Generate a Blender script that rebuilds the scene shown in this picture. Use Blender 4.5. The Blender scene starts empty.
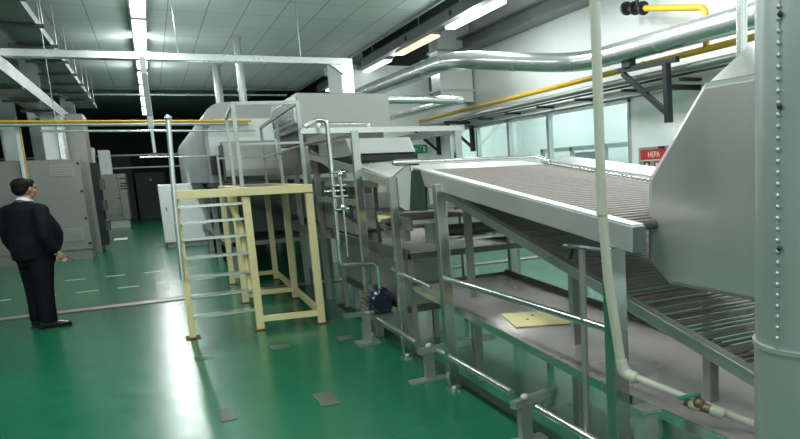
import bpy, bmesh, math, random
from mathutils import Vector, Matrix
random.seed(7)
C = bpy.context.scene.collection
V = Vector

# ------------------------------------------------------------------ materials
def nodes(name):
    m = bpy.data.materials.new(name); m.use_nodes = True
    nt = m.node_tree; b = nt.nodes['Principled BSDF']
    return m, nt, b
def N(nt, t, **kw):
    n = nt.nodes.new(t)
    for k, v in kw.items():
        if k in n.inputs: n.inputs[k].default_value = v
        else: setattr(n, k, v)
    return n
def paint(name, col, rough=.5, metal=0, var=.12, scale=6, spec=.5, coat=0, bump=0, stretch=(1,1,1)):
    m, nt, b = nodes(name)
    tc = N(nt, 'ShaderNodeTexCoord'); mp = N(nt, 'ShaderNodeMapping'); mp.inputs['Scale'].default_value = stretch
    no = N(nt, 'ShaderNodeTexNoise', Scale=scale, Detail=4.0)
    nt.links.new(tc.outputs['Object'], mp.inputs[0]); nt.links.new(mp.outputs[0], no.inputs['Vector'])
    mx = N(nt, 'ShaderNodeMix', data_type='RGBA')
    mx.inputs[6].default_value = (*[c*(1-var) for c in col], 1)
    mx.inputs[7].default_value = (*[min(1, c*(1+var)) for c in col], 1)
    nt.links.new(no.outputs['Fac'], mx.inputs[0]); nt.links.new(mx.outputs[2], b.inputs['Base Color'])
    mr = N(nt, 'ShaderNodeMapRange'); mr.inputs[3].default_value = max(0.02, rough*(1-.35)); mr.inputs[4].default_value = min(1, rough*1.35)
    nt.links.new(no.outputs['Fac'], mr.inputs[0]); nt.links.new(mr.outputs[0], b.inputs['Roughness'])
    b.inputs['Metallic'].default_value = metal; b.inputs['Specular IOR Level'].default_value = spec
    b.inputs['Coat Weight'].default_value = coat; b.inputs['Coat Roughness'].default_value = .08
    if bump:
        bp = N(nt, 'ShaderNodeBump', Strength=bump, Distance=.01)
        nt.links.new(no.outputs['Fac'], bp.inputs['Height']); nt.links.new(bp.outputs[0], b.inputs['Normal'])
    return m
M = {}
M['steel'] = paint('brushed_steel', (.50,.51,.49), .32, .82, .07, 3, stretch=(1,1,6), bump=.0)
M['steel_side'] = paint('satin_steel', (.34,.345,.33), .40, .72, .08, 3, stretch=(3,3,1), bump=.0)
M['steel_bright'] = paint('polished_steel', (.72,.73,.71), .18, .95, .08, 5)
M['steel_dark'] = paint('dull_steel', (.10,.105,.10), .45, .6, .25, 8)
M['mesh'] = paint('belt_wire', (.27,.245,.23), .5, .4, .25, 30)
M['shell'] = paint('tunnel_shell', (.46,.50,.49), .4, .4, .55, 3, stretch=(1,6,.15))  # streaks in the colour stand in for shading between the corrugations
M['legsteel'] = paint('leg_steel', (.50,.52,.50), .20, .95, .08, 5)
M['slat'] = paint('belt_slat', (.20,.195,.185), .7, .1, .3, 20)
M['tray'] = paint('tray_steel', (.52,.46,.45), .30, .65, .22, 2.2, bump=.12)
M['galv'] = paint('galvanised', (.48,.52,.51), .36, .7, .08, 5)
M['foil'] = paint('aluminium_cladding', (.78,.81,.80), .25, .78, .05, 4)
M['cab'] = paint('cabinet_steel', (.27,.275,.255), .38, .55, .08, 2)
M['louvre'] = paint('louvre_steel', (.42,.42,.36), .4, .4, .2, 25)
M['matte'] = paint('matte_steel', (.62,.63,.61), .38, .4, .06, 3)
M['beamsteel'] = paint('beam_steel', (.50,.51,.49), .34, .6, .10, 2)
M['hood'] = paint('hood_steel', (.56,.565,.54), .32, .75, .06, 2, bump=.03)
M['duct'] = paint('duct_cladding', (.36,.40,.39), .36, .6, .14, 3, stretch=(1,1,.4), bump=.02)
M['rail'] = paint('guard_rail_steel', (.42,.45,.44), .32, .8, .1, 8)
M['soffit'] = paint('slab_grey', (.26,.31,.31), .8, 0, .1, 1)
M['cream'] = paint('cream_yellow_paint', (.72,.62,.33), .45, 0, .10, 9)
M['gas'] = paint('gas_pipe_yellow', (.72,.44,.03), .4, 0, .12, 9)
M['white'] = paint('white_panel', (.80,.84,.83), .38, 0, .03, 1.5)
M['whitebox'] = paint('white_enamel', (.62,.67,.67), .35, 0, .04, 2)
M['grey'] = paint('grey_paint', (.30,.34,.34), .5, .1, .12, 3)
M['trunk'] = paint('grey_trunking', (.20,.23,.23), .5, .2, .15, 3)
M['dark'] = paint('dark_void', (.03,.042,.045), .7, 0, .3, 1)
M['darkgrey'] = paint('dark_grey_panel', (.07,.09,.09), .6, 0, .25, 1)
M['black'] = paint('black_iron', (.018,.02,.022), .45, .3, .2, 10)
M['motor'] = paint('motor_blue_black', (.01,.014,.035), .25, .2, .3, 10, coat=.6)
M['pvc'] = paint('cream_pvc', (.36,.37,.31), .4, 0, .08, 12)
M['greenhandle'] = paint('green_plastic', (.0,.16,.09), .4, 0, .1, 10)
M['board'] = paint('yellow_board', (.80,.70,.30), .4, 0, .08, 10)
M['rust'] = paint('rust', (.12,.05,.02), .8, .1, .4, 30)
M['brass'] = paint('dull_brass', (.18,.13,.08), .45, .6, .3, 30)
M['red'] = paint('red_paint', (.50,.02,.04), .45, 0, .1, 10)
M['exit'] = paint('exit_green', (.0,.30,.12), .4, 0, .05, 10)
M['ink'] = paint('ink', (.03,.03,.03), .6, 0, .1, 10)
M['paper'] = paint('paper', (.7,.7,.66), .7, 0, .05, 10)
M['signyellow'] = paint('sign_lettering', (.85,.78,.5), .5, 0, .05, 10)
M['jacket'] = paint('black_suit', (.005,.006,.010), .85, 0, .3, 40, spec=.15)
M['trousers'] = paint('black_trousers', (.004,.0045,.006), .85, 0, .3, 40, spec=.15)
M['shirt'] = paint('pale_shirt', (.5,.58,.68), .7, 0, .05, 40)
M['skin'] = paint('skin', (.42,.21,.14), .5, 0, .1, 20)
M['hair'] = paint('black_hair', (.003,.003,.003), .7, 0, .4, 60, spec=.2)
M['shoe'] = paint('black_shoe', (.012,.010,.010), .3, 0, .2, 20)
M['stripe'] = paint('floor_line', (.45,.48,.30), .4, 0, .25, 12)
M['joint'] = paint('joint_steel', (.30,.27,.25), .45, .35, .2, 8)
M['cover'] = paint('cover_plate', (.07,.095,.065), .5, .1, .35, 12)
M['groove'] = paint('groove', (.006,.03,.018), .6, 0, .2, 8)
M['beige'] = paint('beige_shell', (.60,.62,.60), .45, .2, .06, 3)

def emit(name, col, s):
    m, nt, b = nodes(name); b.inputs['Emission Color'].default_value = (*col,1); b.inputs['Emission Strength'].default_value = s
    b.inputs['Base Color'].default_value = (*col,1); return m
M['tube'] = emit('lamp_tube', (.93,1,.98), 4.5)
M['tube_warm'] = emit('lamp_tube_warm', (1,.80,.58), 1.1)
M['tube_dim'] = emit('lamp_tube_dim', (.9,1,.95), 1.0)

def floor_mat():
    m, nt, b = nodes('green_epoxy')
    tc = N(nt,'ShaderNodeTexCoord'); no = N(nt,'ShaderNodeTexNoise',Scale=.55,Detail=5.0); n2 = N(nt,'ShaderNodeTexNoise',Scale=5.0,Detail=5.0)
    for n in (no,n2): nt.links.new(tc.outputs['Object'], n.inputs['Vector'])
    cr = N(nt,'ShaderNodeValToRGB'); e = cr.color_ramp.elements
    e[0].position=.3; e[0].color=(.004,.098,.045,1); e[1].position=.75; e[1].color=(.008,.135,.066,1)
    nt.links.new(no.outputs['Fac'], cr.inputs[0]); nt.links.new(cr.outputs[0], b.inputs['Base Color'])
    mr = N(nt,'ShaderNodeMapRange'); mr.inputs[1].default_value=.3; mr.inputs[2].default_value=.7; mr.inputs[3].default_value=.21; mr.inputs[4].default_value=.27
    nt.links.new(n2.outputs['Fac'], mr.inputs[0]); nt.links.new(mr.outputs[0], b.inputs['Roughness'])
    bp = N(nt,'ShaderNodeBump',Strength=.03,Distance=.02); n3=N(nt,'ShaderNodeTexNoise',Scale=1.6,Detail=2.0)
    nt.links.new(tc.outputs['Object'], n3.inputs['Vector']); nt.links.new(n3.outputs['Fac'], bp.inputs['Height']); nt.links.new(bp.outputs[0], b.inputs['Normal'])
    b.inputs['Specular IOR Level'].default_value=.38
    return m
M['floor'] = floor_mat()
def ceil_mat():
    m, nt, b = nodes('ceiling_tiles')
    tc = N(nt,'ShaderNodeTexCoord'); mp=N(nt,'ShaderNodeMapping'); mp.inputs['Rotation'].default_value=(0,0,math.pi/2)
    br = N(nt,'ShaderNodeTexBrick'); br.offset=0; br.squash=1
    br.inputs['Scale'].default_value=1; br.inputs['Brick Width'].default_value=1.2; br.inputs['Row Height'].default_value=.6
    br.inputs['Mortar Size'].default_value=.010; br.inputs['Mortar Smooth'].default_value=.3
    br.inputs['Color1'].default_value=(.60,.65,.64,1); br.inputs['Color2'].default_value=(.66,.71,.70,1); br.inputs['Mortar'].default_value=(.26,.30,.30,1)
    nt.links.new(tc.outputs['Object'], mp.inputs[0]); nt.links.new(mp.outputs[0], br.inputs['Vector']); nt.links.new(br.outputs['Color'], b.inputs['Base Color'])
    b.inputs['Roughness'].default_value=.6
    return m
M['ceil'] = ceil_mat()
def glass_mat():
    m, nt, b = nodes('window_glass'); nt.nodes.remove(b)
    t=N(nt,'ShaderNodeBsdfTransparent'); t.inputs[0].default_value=(.86,.92,.91,1)
    g=N(nt,'ShaderNodeBsdfGlossy'); g.inputs['Roughness'].default_value=.04; g.inputs[0].default_value=(.9,.95,.95,1)
    ms=N(nt,'ShaderNodeMixShader'); ms.inputs[0].default_value=.2; nt.links.new(t.outputs[0],ms.inputs[1]); nt.links.new(g.outputs[0],ms.inputs[2])
    nt.links.new(ms.outputs[0], nt.nodes['Material Output'].inputs[0]); return m
M['glass'] = glass_mat()

# ------------------------------------------------------------------ geometry helpers
class MB:
    def __init__(s): s.bm = bmesh.new()
    def box(s, x0,x1,y0,y1,z0,z1):
        c=[s.bm.verts.new((x,y,z)) for x in (x0,x1) for y in (y0,y1) for z in (z0,z1)]
        for f in ((0,1,3,2),(4,6,7,5),(0,4,5,1),(2,3,7,6),(0,2,6,4),(1,5,7,3)): s.bm.faces.new([c[i] for i in f])
        return s
    def bar(s, p, q, w, h=None, up=(0,0,1)):
        p,q=V(p),V(q); h=h or w; d=(q-p).normalized(); u=V(up)
        if abs(d.dot(u))>.98: u=V((0,1,0))
        a=d.cross(u).normalized(); b=a.cross(d).normalized(); a*=w/2; b*=h/2
        c=[s.bm.verts.new(o+i*a+j*b) for o in (p,q) for i,j in ((-1,-1),(1,-1),(1,1),(-1,1))]
        s.bm.faces.new(c[:4][::-1]); s.bm.faces.new(c[4:])
        for k in range(4): s.bm.faces.new((c[k],c[(k+1)%4],c[4+(k+1)%4],c[4+k]))
        return s
    def tube(s, pts, r, n=12, cap=True):
        pts=[V(p) for p in pts]; rs=r if isinstance(r,(list,tuple)) else [r]*len(pts)
        rings=[]; d0=(pts[1]-pts[0]).normalized(); u=V((0,0,1)) if abs(d0.z)<.9 else V((0,1,0)); a=d0.cross(u).normalized()
        for i,p in enumerate(pts):
            if i==0: d=d0
            elif i==len(pts)-1: d=(pts[-1]-pts[-2]).normalized()
            else: d=((pts[i]-pts[i-1]).normalized()+(pts[i+1]-pts[i]).normalized()).normalized()
            a=(a-d*a.dot(d)).normalized(); b=d.cross(a)
            rings.append([s.bm.verts.new(p+rs[i]*(math.cos(t)*a+math.sin(t)*b)) for t in [2*math.pi*k/n for k in range(n)]])
        for A,B in zip(rings,rings[1:]):
            for k in range(n):
                f=s.bm.faces.new((A[k],A[(k+1)%n],B[(k+1)%n],B[k])); f.smooth=True
        if cap:
            for rg in (rings[0][::-1],rings[-1]): s.bm.faces.new([s.bm.verts.new(v.co) for v in rg])
        return s
    def prism(s, pts, off):
        off=V(off); a=[s.bm.verts.new(p) for p in pts]; b=[s.bm.verts.new(V(p)+off) for p in pts]; n=len(a)
        s.bm.faces.new(a[::-1]); s.bm.faces.new(b)
        for k in range(n): s.bm.faces.new((a[k],a[(k+1)%n],b[(k+1)%n],b[k]))
        return s
    def ell(s, c, r, seg=16, rot=None):
        m=Matrix.Translation(V(c))@(rot or Matrix.Identity(4))@Matrix.Diagonal((*r,1))
        g=bmesh.ops.create_uvsphere(s.bm,u_segments=seg,v_segments=max(8,seg*2//3),radius=1,matrix=m)
        for v in g['verts']:
            for f in v.link_faces: f.smooth=True
        return s
    def loft(s, rings, n=24):
        # rings: (centre, ax vector, ay vector) ellipses
        R=[]
        for c,a,b in rings:
            c,a,b=V(c),V(a),V(b)
            R.append([s.bm.verts.new(c+a*math.cos(2*math.pi*k/n)+b*math.sin(2*math.pi*k/n)) for k in range(n)])
        for A,B in zip(R,R[1:]):
            for k in range(n):
                f=s.bm.faces.new((A[k],A[(k+1)%n],B[(k+1)%n],B[k])); f.smooth=True
        s.bm.faces.new(R[0][::-1]); s.bm.faces.new(R[-1]); return s
    def build(s, name, mat, parent=None, bevel=0, voxel=0, smooth=0):
        bmesh.ops.recalc_face_normals(s.bm, faces=s.bm.faces)
        me=bpy.data.meshes.new(name); s.bm.to_mesh(me); s.bm.free()
        me.materials.append(M[mat] if isinstance(mat,str) else mat)
        o=bpy.data.objects.new(name,me); C.objects.link(o)
        if bevel:
            b=o.modifiers.new('bevel','BEVEL'); b.width=bevel; b.segments=2; b.limit_method='ANGLE'
        if voxel:
            r=o.modifiers.new('remesh','REMESH'); r.mode='VOXEL'; r.voxel_size=voxel; r.use_smooth_shade=True
            if smooth:
                k=o.modifiers.new('smooth','SMOOTH'); k.iterations=smooth; k.factor=.6
        if parent:
            o.parent=parent; o.matrix_parent_inverse=Matrix.Translation(parent.location).inverted()
        return o
def tag(o,label=None,cat=None,group=None,kind=None):
    if label: o['label']=label
    if cat: o['category']=cat
    if group: o['group']=group
    if kind: o['kind']=kind
    return o
def thing(name,label,cat,loc,group=None):
    o=bpy.data.objects.new(name,None); C.objects.link(o); o.location=loc; o.empty_display_size=.1
    return tag(o,label,cat,group)
def struct(name,mb,mat,parent=None,**k):
    o=mb.build(name,mat,parent,**k)
    if not parent: o['kind']='structure'
    return o
def copy_thing(root, delta):
    r=root.copy(); C.objects.link(r); r.location=root.location+V(delta)
    for ch in list(root.children):
        c=ch.copy(); C.objects.link(c); c.parent=r
        for g in list(ch.children):
            d=g.copy(); C.objects.link(d); d.parent=c
    return r
def arc(c, r, a0, a1, ax, ay, n=6):
    return [V(c)+r*(math.cos(a0+(a1-a0)*k/n)*V(ax)+math.sin(a0+(a1-a0)*k/n)*V(ay)) for k in range(n+1)]
def bend(pts, r=.1, n=5):
    pts=[V(p) for p in pts]; out=[pts[0]]
    for a,b,c in zip(pts,pts[1:],pts[2:]):
        u=(a-b); w=(c-b); k=min(r,u.length*.45,w.length*.45); p=b+u.normalized()*k; q=b+w.normalized()*k
        for i in range(n+1):
            t=i/n; out.append((1-t)**2*p+2*t*(1-t)*b+t*t*q)
    out.append(pts[-1]); return out

# ------------------------------------------------------------------ setting
struct('floor', MB().box(-7,10,-2,42,-.1,0), 'floor')
ceil = struct('ceiling', MB().box(-7,4.72,-2,25.7,4.5,4.6), 'ceil')
struct('trim_1', MB().box(4.70,4.74,-2,25.7,4.44,4.62), 'grey')           # edge strip of the tiled ceiling
struct('trim_2', MB().box(4.0,10,-2,42,5.9,6.0), 'darkgrey')
struct('trim_16', MB().box(-7,4.0,25.75,42,4.9,5.0), 'soffit')  # slab above
struct('trim_3', MB().box(-7,4.7,25.7,25.8,4.42,5.9), 'soffit')                        # soffit at end of ceiling
# right wall with its window band z .95 - 2.6, y 9.9 .. 18
w=MB(); w.box(7,7.15,-2,42,0,.95).box(7,7.15,-2,16.9,2.6,5.9).box(7,7.15,16.9,42,2.6,3.5).box(7,7.15,-2,9.9,.95,2.6).box(7,7.15,18.1,42,.95,2.6)
struct('wall_right', w, 'white')
struct('trim_4', MB().box(6.98,7.1,16.9,42,3.5,5.9), 'darkgrey')
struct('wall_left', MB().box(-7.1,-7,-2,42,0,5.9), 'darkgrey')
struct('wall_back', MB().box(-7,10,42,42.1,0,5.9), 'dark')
struct('wall_front', MB().box(-7,10,-2.1,-2,0,5.9), 'white')
p=MB().box(4.3,7,19.4,19.5,0,4.4); struct('wall_far_right', p, 'white')
struct('trim_5', MB().box(6.9,7,-2,19.4,2.62,2.74), 'white')              # ledge over the windows
struct('trim_6', MB().box(6.93,7,-2,19.4,0,.12), 'galv')
edges=[9.9,10.88,12.70,14.52,16.28,18.1]
for k,(a,b) in enumerate(zip(edges,edges[1:])):
    fr=MB(); t=.05
    fr.box(6.96,7.06,a,a+t,.95,2.6).box(6.96,7.06,b-t,b,.95,2.6).box(6.96,7.06,a,b,.95,.95+t).box(6.96,7.06,a,b,2.6-t,2.6)
    o=struct('window_%d'%(k+1), fr, 'galv')
    MB().box(7.005,7.015,a+t,b-t,1.0,2.55).build('pane','glass',o)
# room beyond the glass
struct('wall_beyond', MB().box(9.9,10,6,20,0,4.2).box(7.15,10,6,6.1,0,4.2).box(7.15,10,20,20.1,0,4.2).box(7.15,10,6,20,4.1,4.2), 'white')
t=thing('glazed_partition','grey framed panel standing behind the windows of the right wall','partition',(9.0,13,0))
f=MB()
for y in (12.2,13.7,15.2,16.7): f.box(8.98,9.04,y,y+.12,0,2.0)
f.box(8.98,9.04,12.2,16.82,1.9,2.0); f.build('frame','grey',t)
MB().box(9.0,9.02,14.0,15.1,1.0,1.85).build('panel','trunk',t)
# floor joint, stripes, covers, groove
struct('trim_7', MB().box(-7,7,11.02,11.28,0,.006), 'joint')
struct('trim_8', MB().box(-7,7,11.28,11.31,0,.012).box(-7,7,10.99,11.02,0,.012), 'steel_dark')
struct('trim_9', MB().box(1.84,1.93,3.0,9.0,0,.012), 'groove')
for k,(yy,st) in enumerate(((13.05,.55),(14.9,.6))):
    s=MB(); x=-4.5
    while x<.9:
        s.box(x,x+.30,yy,yy+.06,0,.004); x+=st
    struct('trim_%d'%(10+k), s, 'stripe')
for (x,y,w_,l_,lab) in ((.27,5.28,.10,.30,'grey-brown floor cover plate nearest the camera, below the ladder'),(.23,7.17,.15,.16,'grey-brown floor cover plate just in front of the left ladder foot'),
    (.89,7.14,.16,.18,'grey-brown floor cover plate in front of the middle of the yellow platform'),(.92,5.2,.13,.34,'grey-brown floor cover plate alone on the open green floor'),(1.49,7.09,.15,.2,'grey-brown floor cover plate beside the motor stand')):
    tag(MB().box(x-w_/2,x+w_/2,y-l_/2,y+l_/2,.0,.005).build('floor_cover','cover',bevel=.002),lab,'floor cover','floor cover plates')
tag(MB().box(-1.15,-.8,24.6,25.4,0,.006).build('paper_sheet','paper'),'white sheet lying on the green floor near the far cabinets','paper')

# ------------------------------------------------------------------ structure columns on the left
struct('trim_12', MB().box(-2.30,-1.98,20.8,21.2,0,4.5), 'duct')
struct('trim_13', MB().box(-2.05,-1.72,26.2,26.6,0,4.4), 'whitebox')
struct('trim_14', MB().box(-3.6,-3.2,26.2,26.6,0,4.4), 'whitebox')

# ------------------------------------------------------------------ overhead steel beam with post and drop
t=thing('overhead_beam','long galvanised steel beam crossing under the tiled ceiling','beam',(0,12.7,3.45))
MB().box(-4,3.05,12.62,12.78,3.42,3.53).build('beam','foil',t,bevel=.008)
MB().box(3.05,3.22,12.62,12.78,2.56,3.53).build('post','foil',t,bevel=.008)
MB().prism([(3.05,12.63,3.42),(2.85,12.63,3.42),(3.05,12.63,3.27)],(0,.14,0)).build('gusset','foil',t)
for x in (-2.2,.6,2.4): MB().tube([(x,12.7,3.52),(x,12.7,4.5)],.008,6).build('hanger_rod','galv',t)
t=thing('drop_trunking','white vertical cable drop hanging from the overhead beam in front of the lamp row','cable drop',(.12,12.5,2.4))
MB().box(.07,.15,12.52,12.615,2.42,3.45).build('housing','whitebox',t,bevel=.005)
MB().box(.08,.14,12.49,12.52,2.6,3.2).build('cover','grey',t)
MB().box(.09,.13,12.54,12.58,2.05,2.42).build('conduit','galv',t)

# cross pipes
def pipe_thing(name,lab,cat,pts,r,mat,group=None,clamps=(),b=.12):
    t=thing(name,lab,cat,pts[0],group)
    MB().tube(bend(pts,b),r,14).build('pipe',mat,t)
    for c,d in clamps:
        c=V(c); d=V(d)*.5; MB().tube([c-d*.05,c+d*.05],r*1.18,14).build('collar',mat,t)
    return t
pipe_thing('gas_pipe','thin yellow gas pipe crossing the room in front of the corrugated tunnel','pipe',[(-4,12.9,2.58),(1.55,12.9,2.53)],.018,'gas')
pipe_thing('water_pipe','grey pipe running directly under the thin yellow gas pipe','pipe',[(-4,12.9,2.53),(1.5,12.9,2.485)],.026,'galv')
pipe_thing('steam_pipe','thin silver cross pipe below the grey pipe, level with the platform guard top','pipe',[(-1.3,12.9,2.42),(1.6,12.9,2.37)],.018,'foil')
pipe_thing('air_pipe','thinnest silver cross pipe, passing at handrail height in front of the tunnel','pipe',[(-.1,12.9,2.0),(1.55,12.9,1.98)],.010,'foil')
pipe_thing('sprinkler_pipe','long silver pipe under the dark soffit at the end of the ceiling','pipe',[(-5,25.2,4.22),(4.2,25.2,4.22)],.035,'foil')
for z,l in ((2.75,'upper'),(2.25,'lower')):
    pipe_thing('conduit_pipe','%s grey conduit crossing the dark far end of the hall'%l,'pipe',[(-6.98,34,z),(6.98,34,z)],.035,'grey')

for o in [o for o in list(C.objects) if o.name.split('.')[0] in ('gas_pipe','water_pipe','steam_pipe')]:
    z=o.location.z
    for x in ((-3.2,-1.9) if o.name!='steam_pipe' else (-1.1,)):
        MB().tube([(x,12.9,z-.02),(x,12.9,4.5)],.006,6).build('hanger_rod','galv',o)
# ceiling lamps, central row
def lamp(x,y0,y1,z,wid,mat,label,group,hous='trunk'):
    t=thing('ceiling_lamp',label,'lamp',(x,(y0+y1)/2,z),group)
    MB().box(x-wid/2-.02,x+wid/2+.02,y0-.03,y1+.03,z+.02,z+.09).build('housing',hous,t,bevel=.008)
    MB().box(x-wid/2,x+wid/2,y0,y1,z-.03,z+.02).build('diffuser',mat,t,bevel=.015)
    return t
rows=[(12.2,13.7),(14.15,16.75),(17.25,19.7),(20.5,22.6),(23.4,25.4),(26.4,28.8),(29.8,32.6)]
nm=['nearest the camera','second from camera, before the overhead beam','third from camera, past the overhead beam','fourth from the camera','fifth, nearest the end of the tiled ceiling','sixth, hanging past the end of the ceiling','last and smallest']
for (a,b),n in zip(rows,nm):
    lamp(.15,a,b,4.25,.2,'tube','white tube lamp in the central row, %s'%n,'central row of lamps')
for (a,b) in rows:
    L=bpy.data.lights.new('lamp_light','AREA'); L.shape='RECTANGLE'; L.size=.19; L.size_y=b-a-.05; L.energy=36*(b-a)/1.4; L.color=(.94,1,.98)
    o=bpy.data.objects.new('lamp_light',L); o.location=(.15,(a+b)/2,4.21); C.objects.link(o)
# right aisle trunking with lamps
t=thing('lamp_trunking','grey trunking carrying the lamps of the right aisle','trunking',(5.2,8,4.3))
MB().box(5.04,5.16,6,24.5,4.26,4.46).build('rail','trunk',t)
MB().box(5.16,5.62,6,24.5,4.40,4.46).build('top_plate','trunk',t)
for y in (8,11,14.5,18,21.5): MB().tube([(5.1,y,4.46),(5.1,y,5.9)],.012,6).build('hanger_rod','galv',t)
for y in (12.6,15.2,19): MB().tube([(5.025,y,4.36),(5.04,y,4.36)],.05,10).build('knockout','black',t)
for a,b,m,l in ((11.0,13.3,'tube','bright white tube lamp nearest the camera in the right aisle'),(14.1,16.5,'tube_warm','dim warm orange tube lamp in the right aisle'),
                (17.4,20.3,'tube_dim','faint unlit-looking tube lamp beyond the warm one'),(20.9,24,'tube','white tube lamp at the far end of the right aisle')):
    lamp(5.29,a,b,4.24,.2,m,l,'right aisle lamps','trunk')
for (x,a,b,e) in ((5.29,11.0,13.3,75),(5.29,20.9,24,50)):
    L=bpy.data.lights.new('aisle_light','AREA'); L.shape='RECTANGLE'; L.size=.2; L.size_y=b-a; L.energy=e; L.color=(.92,1,.98)
    o=bpy.data.objects.new('aisle_light',L); o.location=(x,(a+b)/2,4.19); C.objects.link(o)
# added area lights out of frame that brighten the near part, without fixtures
for i,(x,y,e) in enumerate(((.15,8.5,75),(.15,4.0,90),(.15,0,90),(5.29,5,130),(5.29,8,110),(5.29,1.5,120),(-3.6,4,110),(-3.6,0,110),(2.6,.5,110),(-4.5,7.5,100))):
    L=bpy.data.lights.new('room_fill','AREA'); L.shape='RECTANGLE'; L.size=.26; L.size_y=2.4; L.energy=e; L.color=(.94,1,.98)
    o=bpy.data.objects.new('room_fill',L); o.location=(x,y,4.3); C.objects.link(o)
for x,y in ((.15,9),(.15,13),(.15,17.2),(.15,21),(5.29,9),(5.29,12.2),(5.6,17.6),(-3.9,5),(3.2,3),(-3.9,9.5)):  # added point lights that brighten the dark ceiling and far wall
    L=bpy.data.lights.new('point_fill','POINT'); L.energy=32; L.shadow_soft_size=.08; L.color=(.94,1,.98)
    o=bpy.data.objects.new('point_fill',L); o.location=(x,y,4.08); C.objects.link(o)
for y in (9,13,17):
    L=bpy.data.lights.new('beyond_light','AREA'); L.shape='RECTANGLE'; L.size=.5; L.size_y=3; L.energy=150; L.color=(.93,1,.99)
    o=bpy.data.objects.new('beyond_light',L); o.location=(8.4,y,4.0); C.objects.link(o)

# ceiling hanger rods
for i,(x,y) in enumerate(((1.0,9.6),(2.4,11.4),(3.4,10.2),(3.9,13.4),(-1.0,10),(-.4,12))):
    pass

# ------------------------------------------------------------------ cable trays and ducts, left
t=thing('cable_tray','wide grey cable tray under the ceiling at upper left','cable tray',(-1.38,11,3.9))
MB().box(-1.60,-1.14,9.5,26,3.90,3.91).build('base','trunk',t)
MB().box(-1.15,-1.13,9.5,26,3.88,4.0).box(-1.61,-1.59,9.5,26,3.88,4.0).build('side_rail','trunk',t)
for k in range(8): MB().box(-1.70,-1.04,11.0+k*1.75,11.06+k*1.75,3.84,3.89).build('support_strut','steel_dark',t)
for k in range(8): MB().tube([(-1.06,11.03+k*1.75,3.86),(-1.06,11.03+k*1.75,4.5)],.007,6).build('hanger_rod','galv',t)
t=thing('cable_duct','lower steel cable duct with a bright flange beside the cabinets','cable duct',(-1.8,11,3.3))
MB().box(-2.02,-1.62,9.5,24,3.20,3.32).build('body','steel_side',t)
MB().box(-1.62,-1.56,9.5,24,3.19,3.40).build('flange','trunk',t)
for k in range(6): MB().box(-2.12,-1.56,12+k*2.1,12.07+k*2.1,3.14,3.19).build('support_strut','steel_dark',t)

# ------------------------------------------------------------------ cabinets on the left
def louvre(t, x0,x1,y,z0,z1,n=7,name='vent_grille'):
    g=MB(); g.box(x0,x0+.02,y-.012,y,z0,z1).box(x1-.02,x1,y-.012,y,z0,z1)
    for k in range(n):
        z=z0+(k+.5)*(z1-z0)/n; g.box(x0,x1,y-.03,y,z-.010,z+.010)
    g.build(name,'louvre',t)
t=thing('steel_cabinet','large stainless machine cabinet with two louvred vents, right behind the man','cabinet',(-1.9,19,0))
MB().box(-2.32,-1.30,19.0,20.6,.22,2.2).build('body','cab',t,bevel=.01)
MB().box(-2.30,-1.33,19.06,20.5,0,.22).build('plinth','cab',t)
louvre(t,-1.86,-1.44,19.0,1.84,2.10); louvre(t,-1.90,-1.42,19.0,.42,.70)
MB().box(-2.34,-2.325,18.985,19.0,.25,2.18).build('seam','black',t)
for z in (.35,.9,1.5,2.1): MB().tube([(-1.34,18.97,z),(-1.34,19.0,z)],.03,8).build('latch','black',t)
t=thing('steel_cabinet','stainless machine cabinet at the left edge, partly hidden by the man','cabinet',(-3.0,19,0))
MB().box(-3.9,-2.37,19.05,20.6,.22,2.2).build('body','cab',t,bevel=.01)
MB().box(-3.88,-2.4,19.1,20.5,0,.22).build('plinth','cab',t)
louvre(t,-2.95,-2.5,19.05,.5,.78)
t=thing('tall_steel_cabinet','tall narrow stainless cabinet rising behind the louvred cabinet','cabinet',(-1.4,20.8,0))
MB().box(-1.60,-1.22,20.65,22,0,3.3).build('body','cab',t,bevel=.01)
t=thing('duct_panel','white rectangular duct standing on top of the louvred cabinet','duct',(-1.9,19.8,2.2))
MB().box(-1.94,-1.64,19.5,20.3,2.2,3.2).build('body','white',t); MB().box(-1.66,-1.57,19.45,20.3,2.2,3.2).build('edge_trim','foil',t)
t=thing('steel_duct','steel duct riser on top of the cabinet at the left edge','duct',(-2.9,19.5,2.2))
MB().box(-2.62,-2.36,19.3,19.9,2.2,2.9).build('body','galv',t); MB().box(-2.64,-2.34,19.28,19.92,2.86,2.92).build('flange','galv',t)
t=thing('cable_riser','white conduit with a yellow cable running up beside the column','conduit',(-2.5,18.9,1.5))
MB().box(-2.34,-2.27,18.88,18.94,0,3.0).build('conduit','white',t); MB().tube([(-2.25,18.9,0),(-2.25,18.9,3.0)],.014,8).build('cable','gas',t)
t=thing('dark_machine','dark machinery standing in the gap between the steel cabinets','machine',(-1.3,22.5,0))
MB().box(-1.24,-1.08,20.7,21.6,.15,2.15).build('body','black',t)
for z in (.5,1.0,1.5): MB().box(-1.09,-1.0,20.75,21.3,z,z+.25).build('box','steel_dark',t)
t=thing('control_cabinet','smaller far steel cabinet with notices on its door','cabinet',(-1.3,31.5,0))
MB().box(-1.72,-.80,31.5,34,.3,2.0).build('body','cab',t,bevel=.01)
MB().box(-1.66,-.86,31.56,33.9,0,.3).build('plinth','beige',t)
MB().box(-1.06,-1.045,31.485,31.5,.3,1.98).build('door_seam','black',t)
louvre(t,-1.6,-1.22,31.5,.55,.9)
for z in (.5,1.1,1.85): MB().tube([(-1.10,31.46,z),(-1.10,31.5,z)],.03,8).build('latch','black',t)
for k,(z,wd) in enumerate(((1.80,.2),(1.62,.26),(1.52,.2),(1.42,.26))): MB().box(-1.0,-1.0+wd,31.49,31.5,z,z+.05).build('notice','ink',t)
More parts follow.
